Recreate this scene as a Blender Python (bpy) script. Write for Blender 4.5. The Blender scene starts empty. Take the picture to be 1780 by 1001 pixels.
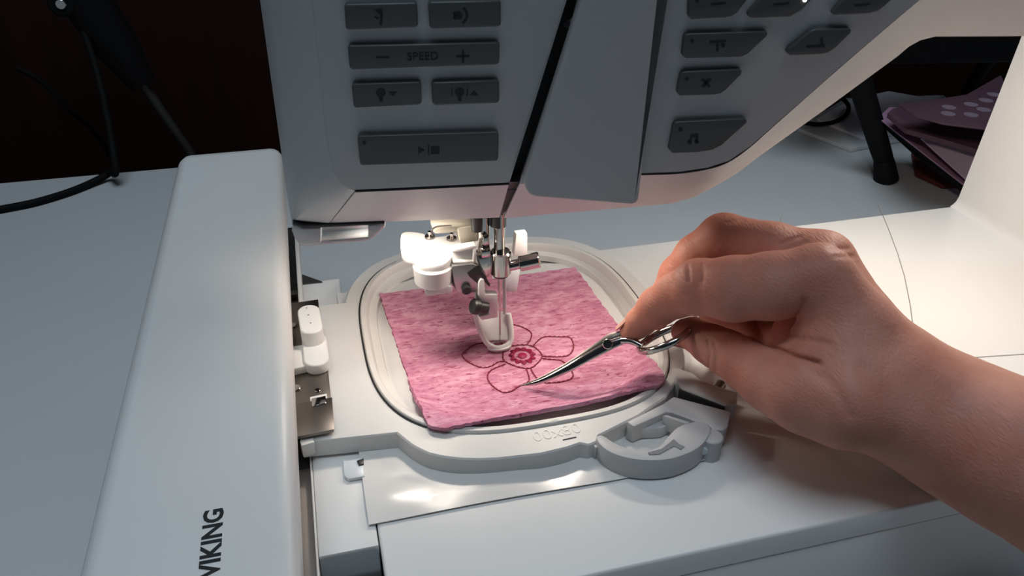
import bpy, bmesh, math, random
import numpy as np
from mathutils import Vector, Matrix
random.seed(4); np.random.seed(4)
SC = bpy.context.scene
COL = SC.collection
V = Vector

# ------------------------------------------------------------------ camera
W_, H_, F_ = 1780, 1001, 1383.0
CX, CY = 890.0, 500.5
_vy = np.array([465-CX, -362-CY, F_]); _vy /= np.linalg.norm(_vy)
_vx = np.array([7016-CX, -301-CY, F_]); _vx -= _vx.dot(_vy)*_vy; _vx /= np.linalg.norm(_vx)
_vz = np.cross(_vx, _vy)
ROT = np.stack([_vx, _vy, _vz], 1)          # camera = ROT @ world  (x right, y down, z forward)
CAM = np.array([0, 0, 0.216])
cam = bpy.data.cameras.new('camera'); camo = bpy.data.objects.new('camera', cam); COL.objects.link(camo)
cam.sensor_width = 36.0; cam.lens = F_/W_*36.0; cam.clip_start = 0.005; cam.clip_end = 50
_m = Matrix.Identity(4)
for i in range(3):
    _m[i][0] = ROT[0, i]; _m[i][1] = -ROT[1, i]; _m[i][2] = -ROT[2, i]; _m[i][3] = CAM[i]
camo.matrix_world = _m
SC.camera = camo

# ------------------------------------------------------------------ exposure, world, lights
SC.view_settings.view_transform = 'Standard'
SC.view_settings.look = 'None'
SC.view_settings.exposure = 0.0
SC.view_settings.gamma = 1.0
SC.view_settings.use_curve_mapping = False
wd = bpy.data.worlds.new('room'); SC.world = wd; wd.use_nodes = True
wd.node_tree.nodes['Background'].inputs[0].default_value = (0.75, 0.92, 1.12, 1)
wd.node_tree.nodes['Background'].inputs[1].default_value = 0.022

def area(name, loc, target, size, power, color, sy=None):
    l = bpy.data.lights.new(name, 'AREA'); l.energy = power; l.color = color
    l.size = size
    if sy: l.shape = 'RECTANGLE'; l.size_y = sy
    o = bpy.data.objects.new(name, l); COL.objects.link(o); o.location = loc
    o.rotation_euler = (V(target)-V(loc)).to_track_quat('-Z', 'Y').to_euler()
    return o
COOL = (0.78, 0.91, 1.02); WARM = (1.0, 0.885, 0.76)
area('ceiling_light', (0.02, 0.10, 1.40), (0.10, 0.2, 0.0), 0.8, 9.6, COOL)
area('needle_led', (0.027, 0.2790, 0.0778), (0.022, 0.268, 0), 0.030, 0.061, WARM, 0.008)
area('arm_led', (0.098, 0.277, 0.0792), (0.095, 0.265, 0), 0.024, 0.052, WARM, 0.008)
area('column_led', (0.270, 0.290, 0.146), (0.29, 0.27, 0), 0.05, 0.275, WARM, 0.012)

# ------------------------------------------------------------------ pixel helpers (points on real planes)
def ray(px, py): return ROT.T @ np.array([px-CX, py-CY, F_])
def onz(px, py, z=0.0):
    d = ray(px, py); return V(CAM + (z-CAM[2])/d[2]*d)
def ony(px, py, y):
    d = ray(px, py); return V(CAM + (y-CAM[1])/d[1]*d)
def dep(px, py, d): return V(CAM + ray(px, py)*d/F_)
P0 = np.array(ony(760, 325, .237))
_yaw, _lean = math.radians(-8), math.radians(6)
FU = np.array([math.cos(_yaw), math.sin(_yaw), 0.]); _n0 = np.array([math.sin(_yaw), -math.cos(_yaw), 0.])
FV = np.array([0, 0, 1.])*math.cos(_lean)+_n0*math.sin(_lean); FN = np.cross(FU, FV)
def fuv(px, py, off=0.):
    d = ray(px, py); O = P0-FN*off; t = (O-CAM).dot(FN)/d.dot(FN); q = CAM+t*d-O
    return q.dot(FU), q.dot(FV)
def UVP(u, v, off=0.): return V(P0+FU*u+FV*v-FN*off)
def FP(px, py, off=0.): return UVP(*fuv(px, py, off), off)
def FT(pa, pb, v, off=0.):        # extend the line pb->pa (pixels) on the face plane up to height v
    a = fuv(*pa, off); b = fuv(*pb, off); t = (v-b[1])/(a[1]-b[1]); return UVP(b[0]+(a[0]-b[0])*t, v, off)

# ------------------------------------------------------------------ materials
def mat(name, col, rough=.45, metal=0., bump=0., bscale=300., var=0., vscale=40., sss=0., trans=0., coat=0., alpha=1., emit=None, aniso=None, spec=.5):
    m = bpy.data.materials.new(name); m.use_nodes = True
    nt = m.node_tree; b = nt.nodes['Principled BSDF']
    b.inputs['Base Color'].default_value = (*col, 1); b.inputs['Roughness'].default_value = rough
    b.inputs['Metallic'].default_value = metal; b.inputs['Coat Weight'].default_value = coat
    b.inputs['Specular IOR Level'].default_value = spec
    b.inputs['Alpha'].default_value = alpha; b.inputs['Transmission Weight'].default_value = trans
    if sss:
        b.inputs['Subsurface Weight'].default_value = sss; b.inputs['Subsurface Radius'].default_value = (1, .35, .2)
        b.inputs['Subsurface Scale'].default_value = .0022
    tc = nt.nodes.new('ShaderNodeTexCoord')
    mp = nt.nodes.new('ShaderNodeMapping'); nt.links.new(tc.outputs['Object'], mp.inputs[0])
    if aniso: mp.inputs['Scale'].default_value = aniso
    nz = nt.nodes.new('ShaderNodeTexNoise'); nz.inputs['Scale'].default_value = vscale; nz.inputs['Detail'].default_value = 4
    nt.links.new(mp.outputs[0], nz.inputs['Vector'])
    if var:
        mx = nt.nodes.new('ShaderNodeMix'); mx.data_type = 'RGBA'
        mx.inputs[6].default_value = (*[c*(1-var) for c in col], 1); mx.inputs[7].default_value = (*[min(1, c*(1+var)) for c in col], 1)
        nt.links.new(nz.outputs['Fac'], mx.inputs[0]); nt.links.new(mx.outputs[2], b.inputs['Base Color'])
    if bump:
        n2 = nt.nodes.new('ShaderNodeTexNoise'); n2.inputs['Scale'].default_value = bscale; n2.inputs['Detail'].default_value = 3
        nt.links.new(mp.outputs[0], n2.inputs['Vector'])
        bp = nt.nodes.new('ShaderNodeBump'); bp.inputs['Strength'].default_value = bump; bp.inputs['Distance'].default_value = .0006
        nt.links.new(n2.outputs['Fac'], bp.inputs['Height']); nt.links.new(bp.outputs[0], b.inputs['Normal'])
    if emit:
        b.inputs['Emission Color'].default_value = (*emit[0], 1); b.inputs['Emission Strength'].default_value = emit[1]
    return m
M = dict(
    shell=mat('machine_plastic', (.62, .63, .64), .42, bump=.05, bscale=900, var=.02),
    panel=mat('panel_plastic', (.56, .575, .59), .45, bump=.05, bscale=900, var=.02),
    white=mat('white_plastic', (.76, .755, .74), .38, bump=.04, bscale=700, var=.02),
    bed=mat('bed_plastic', (.78, .78, .77), .40, bump=.03, bscale=500, var=.015, vscale=15),
    button=mat('button_rubber', (.085, .092, .095), .38, bump=.06, bscale=900, var=.05),
    mark=mat('dark_print', (.012, .013, .014), .6, var=.1),
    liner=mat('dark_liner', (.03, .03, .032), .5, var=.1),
    seam=mat('seam_gasket', (.015, .015, .016), .6, var=.1),
    seamgrey=mat('seam_grey', (.26, .25, .24), .6, var=.1),
    chrome=mat('chrome', (.52, .495, .47), .12, 1., var=.02),
    steel=mat('steel_plate', (.24, .215, .195), .38, 1., bump=.1, bscale=200, var=.12, vscale=60),
    cream=mat('cream_plastic', (.36, .33, .27), .4, var=.05),
    rail=mat('rail_metal', (.33, .30, .285), .42, .8, bump=.08, bscale=300, var=.08, aniso=(1, .05, 1)),
    bracket=mat('bracket_metal', (.42, .41, .40), .35, .9, bump=.05, var=.05),
    black=mat('black_plastic', (.02, .02, .021), .4, var=.1),
    hoop=mat('hoop_plastic', (.66, .66, .65), .42, bump=.04, bscale=600, var=.02),
    hoopgrey=mat('hoop_grey', (.50, .51, .52), .45, bump=.04, bscale=600, var=.02),
    ring=mat('hoop_ring', (.68, .665, .64), .40, bump=.05, bscale=400, var=.03),
    grey=mat('grey_plastic', (.22, .24, .26), .45, var=.03),
    clear=mat('clear_plastic', (.66, .70, .74), .35, sss=.3, var=.03),
    thread=mat('crimson_thread', (.23, .008, .035), .5, bump=.3, bscale=3000, var=.2, vscale=900),
    satin=mat('magenta_satin', (.36, .012, .075), .45, bump=.3, bscale=2500, var=.3, vscale=700),
    skin=None, nail=mat('nail', (.62, .36, .29), .3, var=.05, sss=.2),
    table=mat('table_laminate', (.62, .64, .65), .5, bump=.03, bscale=400, var=.03, vscale=8),
    wood=mat('dark_wood_wall', (.020, .0055, .0042), .6, bump=.2, bscale=60, var=.4, vscale=6, aniso=(6, 6, .4), spec=.15),
    floor=mat('floor_carpet', (.05, .04, .035), .9, bump=.4, bscale=300, var=.3),
    cable=mat('black_cable', (.006, .006, .0065), .7, var=.1, spec=.1),
    darkgear=mat('dark_gear', (.005, .005, .0055), .7, var=.2, spec=.15),
    rod=mat('grey_rod', (.03, .03, .028), .5, .2, var=.1),
    paper=mat('paper', (.80, .78, .84), .7, var=.05, vscale=20),
    acrylic=mat('acrylic', (.62, .64, .65), .2, trans=.1, var=.03),
    pink=mat('pink_card', (.36, .20, .30), .6, var=.12, vscale=30),
    mauve=mat('mauve_card', (.095, .045, .065), .6, var=.15, vscale=30),
    lilac=mat('lilac_card', (.42, .33, .42), .6, var=.1, vscale=20),
    spot=mat('pale_spot', (.24, .18, .23), .6, var=.15),
    red=mat('red_cloth', (.10, .012, .012), .8, var=.2),
    led=mat('led_lens', (1, .95, .85), .3, emit=((1, .9, .78), 3.0), var=.01),
)
def skin_mat():
    m = mat('skin', (.56, .26, .19), .56, sss=.28, spec=.35)
    nt = m.node_tree; b = nt.nodes['Principled BSDF']
    tc = nt.nodes.new('ShaderNodeTexCoord')
    n1 = nt.nodes.new('ShaderNodeTexNoise'); n1.inputs['Scale'].default_value = 45; n1.inputs['Detail'].default_value = 6
    nt.links.new(tc.outputs['Object'], n1.inputs['Vector'])
    cr = nt.nodes.new('ShaderNodeValToRGB')
    cr.color_ramp.elements[0].position = .3; cr.color_ramp.elements[0].color = (.47, .18, .125, 1)
    cr.color_ramp.elements[1].position = .7; cr.color_ramp.elements[1].color = (.60, .28, .205, 1)
    nt.links.new(n1.outputs['Fac'], cr.inputs[0]); nt.links.new(cr.outputs[0], b.inputs['Base Color'])
    vo = nt.nodes.new('ShaderNodeTexVoronoi'); vo.inputs['Scale'].default_value = 700; vo.feature = 'DISTANCE_TO_EDGE'
    n2 = nt.nodes.new('ShaderNodeTexNoise'); n2.inputs['Scale'].default_value = 160; n2.inputs['Detail'].default_value = 5; n2.inputs['Distortion'].default_value = .6
    mp = nt.nodes.new('ShaderNodeMapping'); mp.inputs['Rotation'].default_value = (0, .3, -.55); mp.inputs['Scale'].default_value = (1, .35, 1)
    nt.links.new(tc.outputs['Object'], mp.inputs[0]); nt.links.new(mp.outputs[0], n2.inputs['Vector']); nt.links.new(mp.outputs[0], vo.inputs['Vector'])
    ad = nt.nodes.new('ShaderNodeMath'); ad.operation = 'MULTIPLY_ADD'; ad.inputs[1].default_value = .7
    nt.links.new(vo.outputs['Distance'], ad.inputs[0]); nt.links.new(n2.outputs['Fac'], ad.inputs[2])
    bp = nt.nodes.new('ShaderNodeBump'); bp.inputs['Strength'].default_value = .42; bp.inputs['Distance'].default_value = .0007
    nt.links.new(ad.outputs[0], bp.inputs['Height']); nt.links.new(bp.outputs[0], b.inputs['Normal'])
    return m
M['skin'] = skin_mat()
def felt_mat():
    m = mat('pink_felt', (.6, .2, .3), .95, spec=.1)
    nt = m.node_tree; b = nt.nodes['Principled BSDF']
    tc = nt.nodes.new('ShaderNodeTexCoord')
    mp = nt.nodes.new('ShaderNodeMapping'); mp.inputs['Scale'].default_value = (.55, 1.25, 1); mp.inputs['Rotation'].default_value = (0, 0, .05)
    nt.links.new(tc.outputs['Object'], mp.inputs[0])
    n1 = nt.nodes.new('ShaderNodeTexNoise'); n1.inputs['Scale'].default_value = 230; n1.inputs['Detail'].default_value = 7; n1.inputs['Roughness'].default_value = .65
    nt.links.new(mp.outputs[0], n1.inputs['Vector'])
    c1 = nt.nodes.new('ShaderNodeValToRGB')
    e = c1.color_ramp.elements
    e[0].position = .30; e[0].color = (.44, .155, .25, 1); e[1].position = .62; e[1].color = (.68, .36, .47, 1)
    x = e.new(.46); x.color = (.575, .235, .35, 1)
    nt.links.new(n1.outputs['Fac'], c1.inputs[0])
    mp2 = nt.nodes.new('ShaderNodeMapping'); mp2.inputs['Scale'].default_value = (.30, 1.1, 1); mp2.inputs['Rotation'].default_value = (0, 0, -.25)
    nt.links.new(tc.outputs['Object'], mp2.inputs[0])
    n2 = nt.nodes.new('ShaderNodeTexNoise'); n2.inputs['Scale'].default_value = 900; n2.inputs['Detail'].default_value = 4; n2.inputs['Distortion'].default_value = .8
    nt.links.new(mp2.outputs[0], n2.inputs['Vector'])
    c2 = nt.nodes.new('ShaderNodeValToRGB'); c2.color_ramp.elements[0].position = .56; c2.color_ramp.elements[1].position = .70
    nt.links.new(n2.outputs['Fac'], c2.inputs[0])
    mx = nt.nodes.new('ShaderNodeMix'); mx.data_type = 'RGBA'
    nt.links.new(c2.outputs[0], mx.inputs[0]); nt.links.new(c1.outputs[0], mx.inputs[6]); mx.inputs[7].default_value = (.30, .06, .12, 1)
    nt.links.new(mx.outputs[2], b.inputs['Base Color'])
    bp = nt.nodes.new('ShaderNodeBump'); bp.inputs['Strength'].default_value = .6; bp.inputs['Distance'].default_value = .0005
    nt.links.new(n2.outputs['Fac'], bp.inputs['Height']); nt.links.new(bp.outputs[0], b.inputs['Normal'])
    return m
M['felt'] = felt_mat()
M['film'] = mat('stabilizer_film', (.72, .715, .70), .22, bump=.5, bscale=26, var=.03, coat=.2)
M['film'].node_tree.nodes['Bump'].inputs['Distance'].default_value = .0012

# ------------------------------------------------------------------ mesh helpers
def link(name, bm, m, parent=None, smooth=40, base=None):
    bmesh.ops.recalc_face_normals(bm, faces=bm.faces)
    me = bpy.data.meshes.new(name)
    loc = V((0, 0, 0))
    if parent is None:
        co = [v.co for v in bm.verts]
        loc = V(base) if base else V((sum(c.x for c in co)/len(co), sum(c.y for c in co)/len(co), min(c.z for c in co)))
        for v in bm.verts: v.co -= loc
    bm.to_mesh(me); bm.free()
    for p in me.polygons: p.use_smooth = True
    me.set_sharp_from_angle(angle=math.radians(smooth))
    me.materials.append(M[m] if isinstance(m, str) else m)
    o = bpy.data.objects.new(name, me); COL.objects.link(o)
    if parent is not None:
        o.parent = parent
        root = parent
        while root.parent: root = root.parent
        o.matrix_parent_inverse = Matrix.Translation(-root.location) if parent is root else Matrix.Identity(4)
    else: o.location = loc
    return o
def tag(o, label=None, cat=None, group=None, kind=None):
    if label: o['label'] = label
    if cat: o['category'] = cat
    if group: o['group'] = group
    if kind: o['kind'] = kind
    return o
def thing(name, label, cat, loc, group=None):
    o = bpy.data.objects.new(name, None); COL.objects.link(o); o.location = loc; o.empty_display_size = .01
    return tag(o, label, cat, group)
def bevel(bm, w, seg=2, ang=30):
    ed = [e for e in bm.edges if len(e.link_faces) == 2 and e.calc_face_angle(0) > math.radians(ang)]
    if ed and w > 0: bmesh.ops.bevel(bm, geom=ed, offset=w, segments=seg, affect='EDGES', profile=.5, clamp_overlap=True)
def prism(pts, d, bw=0, seg=2, bm=None, ang=30):
    b = bmesh.new(); d = V(d)
    a = [b.verts.new(V(p)) for p in pts]; c = [b.verts.new(V(p)+d) for p in pts]
    n = len(pts); b.faces.new(a); b.faces.new(c[::-1])
    for i in range(n): b.faces.new((a[i], c[i], c[(i+1) % n], a[(i+1) % n]))
    bmesh.ops.recalc_face_normals(b, faces=b.faces)
    bevel(b, bw, seg, ang)
    return merge(bm, b)
def merge(bm, b):
    if bm is None: return b
    me = bpy.data.meshes.new('t'); b.to_mesh(me); b.free(); bm.from_mesh(me); bpy.data.meshes.remove(me); return bm
def box(x0, x1, y0, y1, z0, z1, bw=0, seg=2, bm=None):
    return prism([(x0, y0, z1), (x1, y0, z1), (x1, y1, z1), (x0, y1, z1)], (0, 0, z0-z1), bw, seg, bm)
def loft(loops, closed=True, cap=True, bm=None):
    b = bmesh.new(); R = [[b.verts.new(V(p)) for p in l] for l in loops]; n = len(loops[0])
    for r, s in zip(R, R[1:]):
        for i in range(n if closed else n-1):
            j = (i+1) % n
            try: b.faces.new((r[i], r[j], s[j], s[i]))
            except ValueError: pass
    if cap and closed: b.faces.new(R[0][::-1]); b.faces.new(R[-1])
    return merge(bm, b)
def frames(pts):
    P = [V(p) for p in pts]; T = []
    for i in range(len(P)):
        t = P[min(i+1, len(P)-1)]-P[max(i-1, 0)]; T.append(t.normalized())
    up = V((0, 0, 1)) if abs(T[0].z) < .9 else V((1, 0, 0)); N = []
    n = (up-T[0]*up.dot(T[0])).normalized()
    for t in T:
        n = (n-t*n.dot(t)).normalized(); N.append(n)
    return P, T, N
def solid(b, t):
    bmesh.ops.recalc_face_normals(b, faces=b.faces); b.normal_update()
    bmesh.ops.solidify(b, geom=b.faces[:], thickness=-t)
def tube(pts, r, n=8, bm=None, closed=False, rb=None, nrm=None):
    P, T, N = frames(pts)
    if closed:
        k = len(P); T = [(P[(i+1) % k]-P[i-1]).normalized() for i in range(k)]
    loops = []
    for i, (p, t, nn) in enumerate(zip(P, T, N)):
        if nrm is not None: nn = V(nrm); nn = (nn-t*nn.dot(t)).normalized()
        b2 = t.cross(nn); ra = r[i] if hasattr(r, '__len__') else r
        rr = ra if rb is None else (rb[i] if hasattr(rb, '__len__') else rb)
        loops.append([p+nn*math.cos(2*math.pi*k/n)*ra+b2*math.sin(2*math.pi*k/n)*rr for k in range(n)])
    if closed: return loft(loops+[loops[0]], True, False, bm) if bm is None and False else _ring(loops, bm)
    return loft(loops, True, True, bm)
def _ring(loops, bm):
    b = bmesh.new(); R = [[b.verts.new(p) for p in l] for l in loops]; m, n = len(R), len(R[0])
    for a in range(m):
        for i in range(n):
            b.faces.new((R[a][i], R[a][(i+1) % n], R[(a+1) % m][(i+1) % n], R[(a+1) % m][i]))
    return merge(bm, b)
def crom(pts, k=6, closed=False):
    P = [V(p) for p in pts]; n = len(P); out = []
    for i in range(n if closed else n-1):
        p0 = P[(i-1) % n] if closed or i > 0 else P[0]*2-P[1]
        p1 = P[i]; p2 = P[(i+1) % n]
        p3 = P[(i+2) % n] if closed or i+2 < n else P[-1]*2-P[-2]
        for j in range(k):
            t = j/k
            out.append(.5*((2*p1)+(p2-p0)*t+(2*p0-5*p1+4*p2-p3)*t*t+(3*p1-p0-3*p2+p3)*t**3))
    if not closed: out.append(P[-1])
    return out
def cyl(a, b, r0, r1=None, n=20, bw=0, bm=None):
    a, b = V(a), V(b); r1 = r0 if r1 is None else r1; t = (b-a).normalized()
    u = t.orthogonal().normalized(); w = t.cross(u)
    ring = lambda c, r: [c+u*math.cos(2*math.pi*k/n)*r+w*math.sin(2*math.pi*k/n)*r for k in range(n)]
    if bw: L = [ring(a, r0-bw), ring(a+t*bw, r0), ring(b-t*bw, r1), ring(b, r1-bw)]
    else: L = [ring(a, r0), ring(b, r1)]
    return loft(L, True, True, bm)
def text(name, s, origin, X, Y, size, m, parent, depth=.00012, align='CENTER', bold=0., width=None):
    cu = bpy.data.curves.new(name, 'FONT'); cu.body = s; cu.size = size; cu.extrude = depth; cu.align_x = align; cu.align_y = 'CENTER'
    cu.offset = bold; cu.resolution_u = 3
    o = bpy.data.objects.new(name+'_tmp', cu); COL.objects.link(o)
    me = bpy.data.meshes.new_from_object(o.evaluated_get(bpy.context.evaluated_depsgraph_get()))
    bpy.data.objects.remove(o); bpy.data.curves.remove(cu)
    if width:
        xs = [v.co.x for v in me.vertices]; k = width/(max(xs)-min(xs)); me.transform(Matrix.Diagonal((k, k, 1, 1)))
    X = V(X).normalized(); Y = V(Y).normalized(); Z = X.cross(Y)
    mt = Matrix(((X.x, Y.x, Z.x, origin[0]), (X.y, Y.y, Z.y, origin[1]), (X.z, Y.z, Z.z, origin[2]), (0, 0, 0, 1)))
    me.transform(mt); b = bmesh.new(); b.from_mesh(me); bpy.data.meshes.remove(me)
    return link(name, b, m, parent)

# ------------------------------------------------------------------ the setting
TZ = -.07
tag(link('floor', box(-2, 2.5, -1.5, .95, -.84, -.82), 'floor'), kind='structure')
tag(link('wall_back', box(-2, 2.5, .90, .95, -.82, 1.6), 'wood'), kind='structure')
desk = thing('desk', 'pale grey laminate desk under the sewing machine', 'desk', (.3, .3, -.82))
link('desk_top', box(-.55, 1.1, -.30, .717, TZ-.03, TZ, .003), 'table', desk)
for x in (-.5, 1.05):
    for y in (-.25, .66):
        link('leg', box(x-.02, x+.02, y-.02, y+.02, -.82, TZ-.03, .003), 'table', desk)

# ------------------------------------------------------------------ sewing machine
sm = thing('sewing_machine', 'large white sewing machine with grey buttons, its needle above the pink felt', 'sewing machine', (.25, .30, TZ))
VT = .165
def shell(pairs, top0, topn, closed_right=None):
    """pairs: (front pixel, rear pixel, rear offset, bulge)"""
    Fl, Ml, Bl, Cl, Dl = [], [], [], [], []
    for f, b, off, bul in pairs:
        if isinstance(f, V): a = f
        else: a = FP(*f, 0)
        c = b if isinstance(b, V) else FP(*b, off)
        Fl.append(a); Bl.append(c)
        m = a*.5+c*.5
        if bul: m += V(bul)
        Ml.append(m)
        Cl.append(c-V(FN)*.010)
        Dl.append(c-V(FN)*.075)
    return Fl, Ml, Bl, Cl, Dl
# left half of the head
tl = FT((538, 0), (566, 240), VT); tb = FT((452, 0), (490, 300), VT, .03)
sl = FT((985, 0), (885, 319), VT)
OL = .030
def same(p, off): return p-V(FN)*off
bl = V(FU)*-.003+V(FN)*.004
pairsL = [(tl, tb, 0, bl), ((538, 0), (452, 0), OL, bl), ((566, 240), (489, 265), OL, bl), ((578, 300), (497, 325), OL, bl), ((592, 322), (507, 386), OL, bl*.6), ((618, 332), (572, 389), OL-.003, None),
          ((885, 319), (868, 378), OL-.003, None), (sl, same(sl, OL), 0, None)]
Lp = shell(pairsL, None, None)
bmL = loft(Lp)
link('head_shell', bmL, 'shell', sm, 35)
# right half of the head and arm
sr = FT((1010, 0), (903, 320), VT)
UE = .34
e1 = fuv(1800, -66); e2 = fuv(1758, 63, OL)
endF = UVP(UE, e1[1]+.004, 0); endB = UVP(UE, e2[1], OL)
rt = UVP(UE, VT, 0)
pairsR = [(sr, same(sr, OL), 0, None), ((903, 320), (876, 379), OL-.003, None), ((1115, 302), (1120, 358), OL-.003, None), ((1175, 300), (1170, 353), OL-.003, None), ((1225, 293), (1208, 342), OL-.002, None),
          ((1263, 281), (1240, 325), OL-.001, None), ((1300, 256), (1280, 302), OL, None), ((1343, 218), (1322, 270), OL, None), ((1464, 111), (1440, 186), OL, None), ((1594, 0), (1560, 98), OL, None),
          ((1640, -37), (1580, 81), OL, None), ((1690, -60), (1600, 70), OL, None), ((1740, -66), (1626, 63.5), OL, None), ((1800, -66), (1758, 63), OL, None), (endF, endB, 0, None), (rt, same(rt, OL), 0, None)]
Rp = shell(pairsR, None, None)
link('head_shell', loft(Rp), 'shell', sm, 35)
# front face plates, slightly proud, with a dark gasket at their lower edges
def inset_poly(pts, d):
    c = sum((V(p) for p in pts), V())/len(pts)
    return [p+(c-p).normalized()*d for p in pts]
FL = [p for p in Lp[0]]; FR = [p for p in Rp[0]]
for Fl in (FL, FR):
    link('face_panel', prism(inset_poly(Fl, .0008), V(FN)*.0007, .0005, 2), 'panel', sm)
gk = [FP(618, 332)]+[FP(700, 328.5), FP(800, 323.5), FP(885, 319)]
link('gasket', tube([p+V(FN)*.0001 for p in gk], .00042, 6), 'seam', sm)
gk = crom([Rp[0][i] for i in range(2, 15)], 4)
link('gasket', tube([p+V(FN)*.0001 for p in gk], .0005, 6), 'seam', sm)
# crease line at the left chin
link('gasket', tube([FP(618, 332, -.0001), FP(572, 389, OL-.003)], .0002, 6), 'seamgrey', sm)
# thread slot
s0 = FT((975, 0), (870, 330), VT, .010); s1 = FT((1030, 0), (915, 330), VT, .010)
link('thread_slot', prism([s0, FP(872, 330, .010), FP(915, 330, .010), s1], -V(FN)*.004), 'liner', sm)
link('thread_slot', prism([FP(880, 316, .005), FP(908, 316, .005), FP(882, 374, .0315), FP(862, 374, .0315)], -V(FN)*.004), 'liner', sm)
lv = FP(990, 40, .004)
link('take_up_lever', cyl(FP(984, 44, .006), FP(996, 36, .002), .0011, bw=.0003), 'chrome', sm)
# cover panel over the threading path
cpx = [(910, 317), (914, 331), (920, 339), (929, 343), (1099, 356.5), (1106, 354), (1110, 348), (1112, 335)]
cp = [FT((1011, 0), (910, 317), VT, -.005)]+[FP(*p, -.005) for p in cpx]+[FT((1149, 0), (1112, 335), VT, -.005)]
link('cover_panel', prism(cp, -V(FN)*.0046, .0009, 3), 'panel', sm)
link('cover_shadow_strip', prism([FT((1140, 0), (1104, 320), VT, -.0006), FP(1104, 300, -.0006), FP(1117, 299, -.0006), FT((1159, 0), (1117, 299), VT, -.0006)], -V(FN)*.0005), 'grey', sm)  # grey strip painting the shadow groove along the cover's right edge

# buttons
def button(px, marks=None):
    o = link('button', prism([FP(*p, -.0026) for p in px], -V(FN)*.0030, .0007, 3, ang=20), 'button', sm, 30)
    return o
HO = -.00265
def mk(parent, polys, name='symbol'):
    bm = None
    for pl in polys: bm = prism([FP(*p, HO-.00008) for p in pl], -V(FN)*.0002, 0, bm=bm)
    return link(name, bm, 'mark', parent)
def circ(x, y, r, n=14, sy=1.): return [(x+r*math.cos(2*math.pi*k/n), y+r*sy*math.sin(2*math.pi*k/n)) for k in range(n)]
def arcpoly(x, y, r, w, a0, a1, n=10):
    A = [a0+(a1-a0)*k/n for k in range(n+1)]
    return [(x+r*math.cos(a), y+r*math.sin(a)) for a in A]+[(x+(r-w)*math.cos(a), y+(r-w)*math.sin(a)) for a in A[::-1]]
def rnd(px, r=5):       # clip the corners of a pixel outline
    out = []; n = len(px)
    for i in range(n):
        p, a, b = V((*px[i], 0)), V((*px[i-1], 0)), V((*px[(i+1) % n], 0))
        la, lb = (a-p).length, (b-p).length
        r_ = min(r, la*.4, lb*.4)
        p1 = p+(a-p).normalized()*r_; p2 = p+(b-p).normalized()*r_
        for t in (0, .5, 1):
            q = p1.lerp(p, t).lerp(p.lerp(p2, t), t); out.append((q.x, q.y))
    return out
b = button(rnd([(598, 8), (725, 5), (727, 48), (601, 53)]))
mk(b, [[(651, 17), (663, 15), (666, 24), (661, 26)], [(661, 24), (666, 24), (664, 44), (660, 44)], [(652, 28), (658, 31), (657, 34), (651, 31)]])
b = button(rnd([(744, 4), (871, 1), (871, 47), (747, 51)]))
mk(b, [arcpoly(797, 27, 17, 4, -1.0, 1.1), circ(797, 27, 7), [(788, 22), (792, 20), (792, 35), (788, 33)]])
b = button(rnd([(604, 80), (869, 74), (868, 113), (608, 122)]))
mk(b, [[(654, 98), (677, 97.5), (677, 101), (654, 101.5)], [(793, 96.5), (816, 96), (816, 99.5), (793, 100)], [(803, 88), (807, 88), (807, 109), (803, 109)]])
bu, bv = fuv(735, 98.5, HO)
text('lettering', 'SPEED', UVP(bu, bv, HO), FU, FV, .0034, 'mark', b)
b = button(rnd([(611, 147), (732, 143), (733, 182), (615, 188)]))
mk(b, [circ(662, 161, 8.5, 14, .9), [(658, 168), (666, 168), (665, 177), (660, 177)], [(676, 160), (690, 160), (683, 168)]])
b = button(rnd([(750, 144), (868, 140), (868, 180), (752, 184)]))
mk(b, [circ(799, 160, 8.5, 14, .9), [(795, 167), (803, 167), (802, 176), (797, 176)], [(818, 166), (831, 166), (824, 157)],
       arcpoly(799, 160, 15, 2, -.5, .5, 4), arcpoly(799, 160, 15, 2, 2.64, 3.64, 4)])
b = button(rnd([(621, 237), (867, 230), (866, 280), (626, 288)], 5))
mk(b, [[(727, 255), (738, 261), (727, 268)], [(744, 252), (746, 252), (746, 270), (744, 270)], [(749, 255), (764, 255), (764, 268), (749, 268)], circ(633, 248, 3.5, 10)])
b = button([(1198, -5), (1204, -8), (1306, -8), (1281, 24), (1272, 29), (1260, 31), (1202, 34.5), (1197, 29)])
mk(b, [circ(1212, 2, 3, 8), [(1236, 6), (1262, 3), (1262, 7), (1236, 10)]])
b = button([(1328, -8), (1300, 25), (1303, 31), (1310, 32), (1374, 30), (1395, 18), (1418, -8)])
mk(b, [[(1345, 6), (1372, 4), (1372, 8), (1345, 10)]])
link('indicator', cyl(FP(1399, 0, -.0022), FP(1399, 0, -.0031), .0006, bw=.0001), 'led', b)
b = button([(1473, -8), (1447, 22), (1450, 27), (1511, 25), (1528, 20), (1538, 12), (1558, -6)])
mk(b, [[(1485, 8), (1512, 6), (1512, 9), (1485, 11)]])
b = button([(1189, 66), (1192, 61), (1198, 59), (1331, 55), (1335, 57), (1334, 63), (1302, 93), (1293, 98), (1284, 99.5), (1192, 102), (1186, 97)])
mk(b, [circ(1203, 71, 3, 8), [(1234, 71), (1262, 69), (1262, 73), (1234, 75)], [(1245, 76), (1250, 70), (1249, 90), (1245, 90)], circ(1257, 79, 4, 8)])
b = button([(1411, 53), (1420, 51), (1477, 50.5), (1481, 52), (1480, 58), (1452, 85), (1440, 93), (1428, 95), (1373, 97), (1368, 92), (1370, 86)])
mk(b, [[(1402, 79), (1434, 77), (1434, 82), (1402, 83)], [(1426, 66), (1430, 64), (1431, 77), (1427, 78)]])
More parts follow.
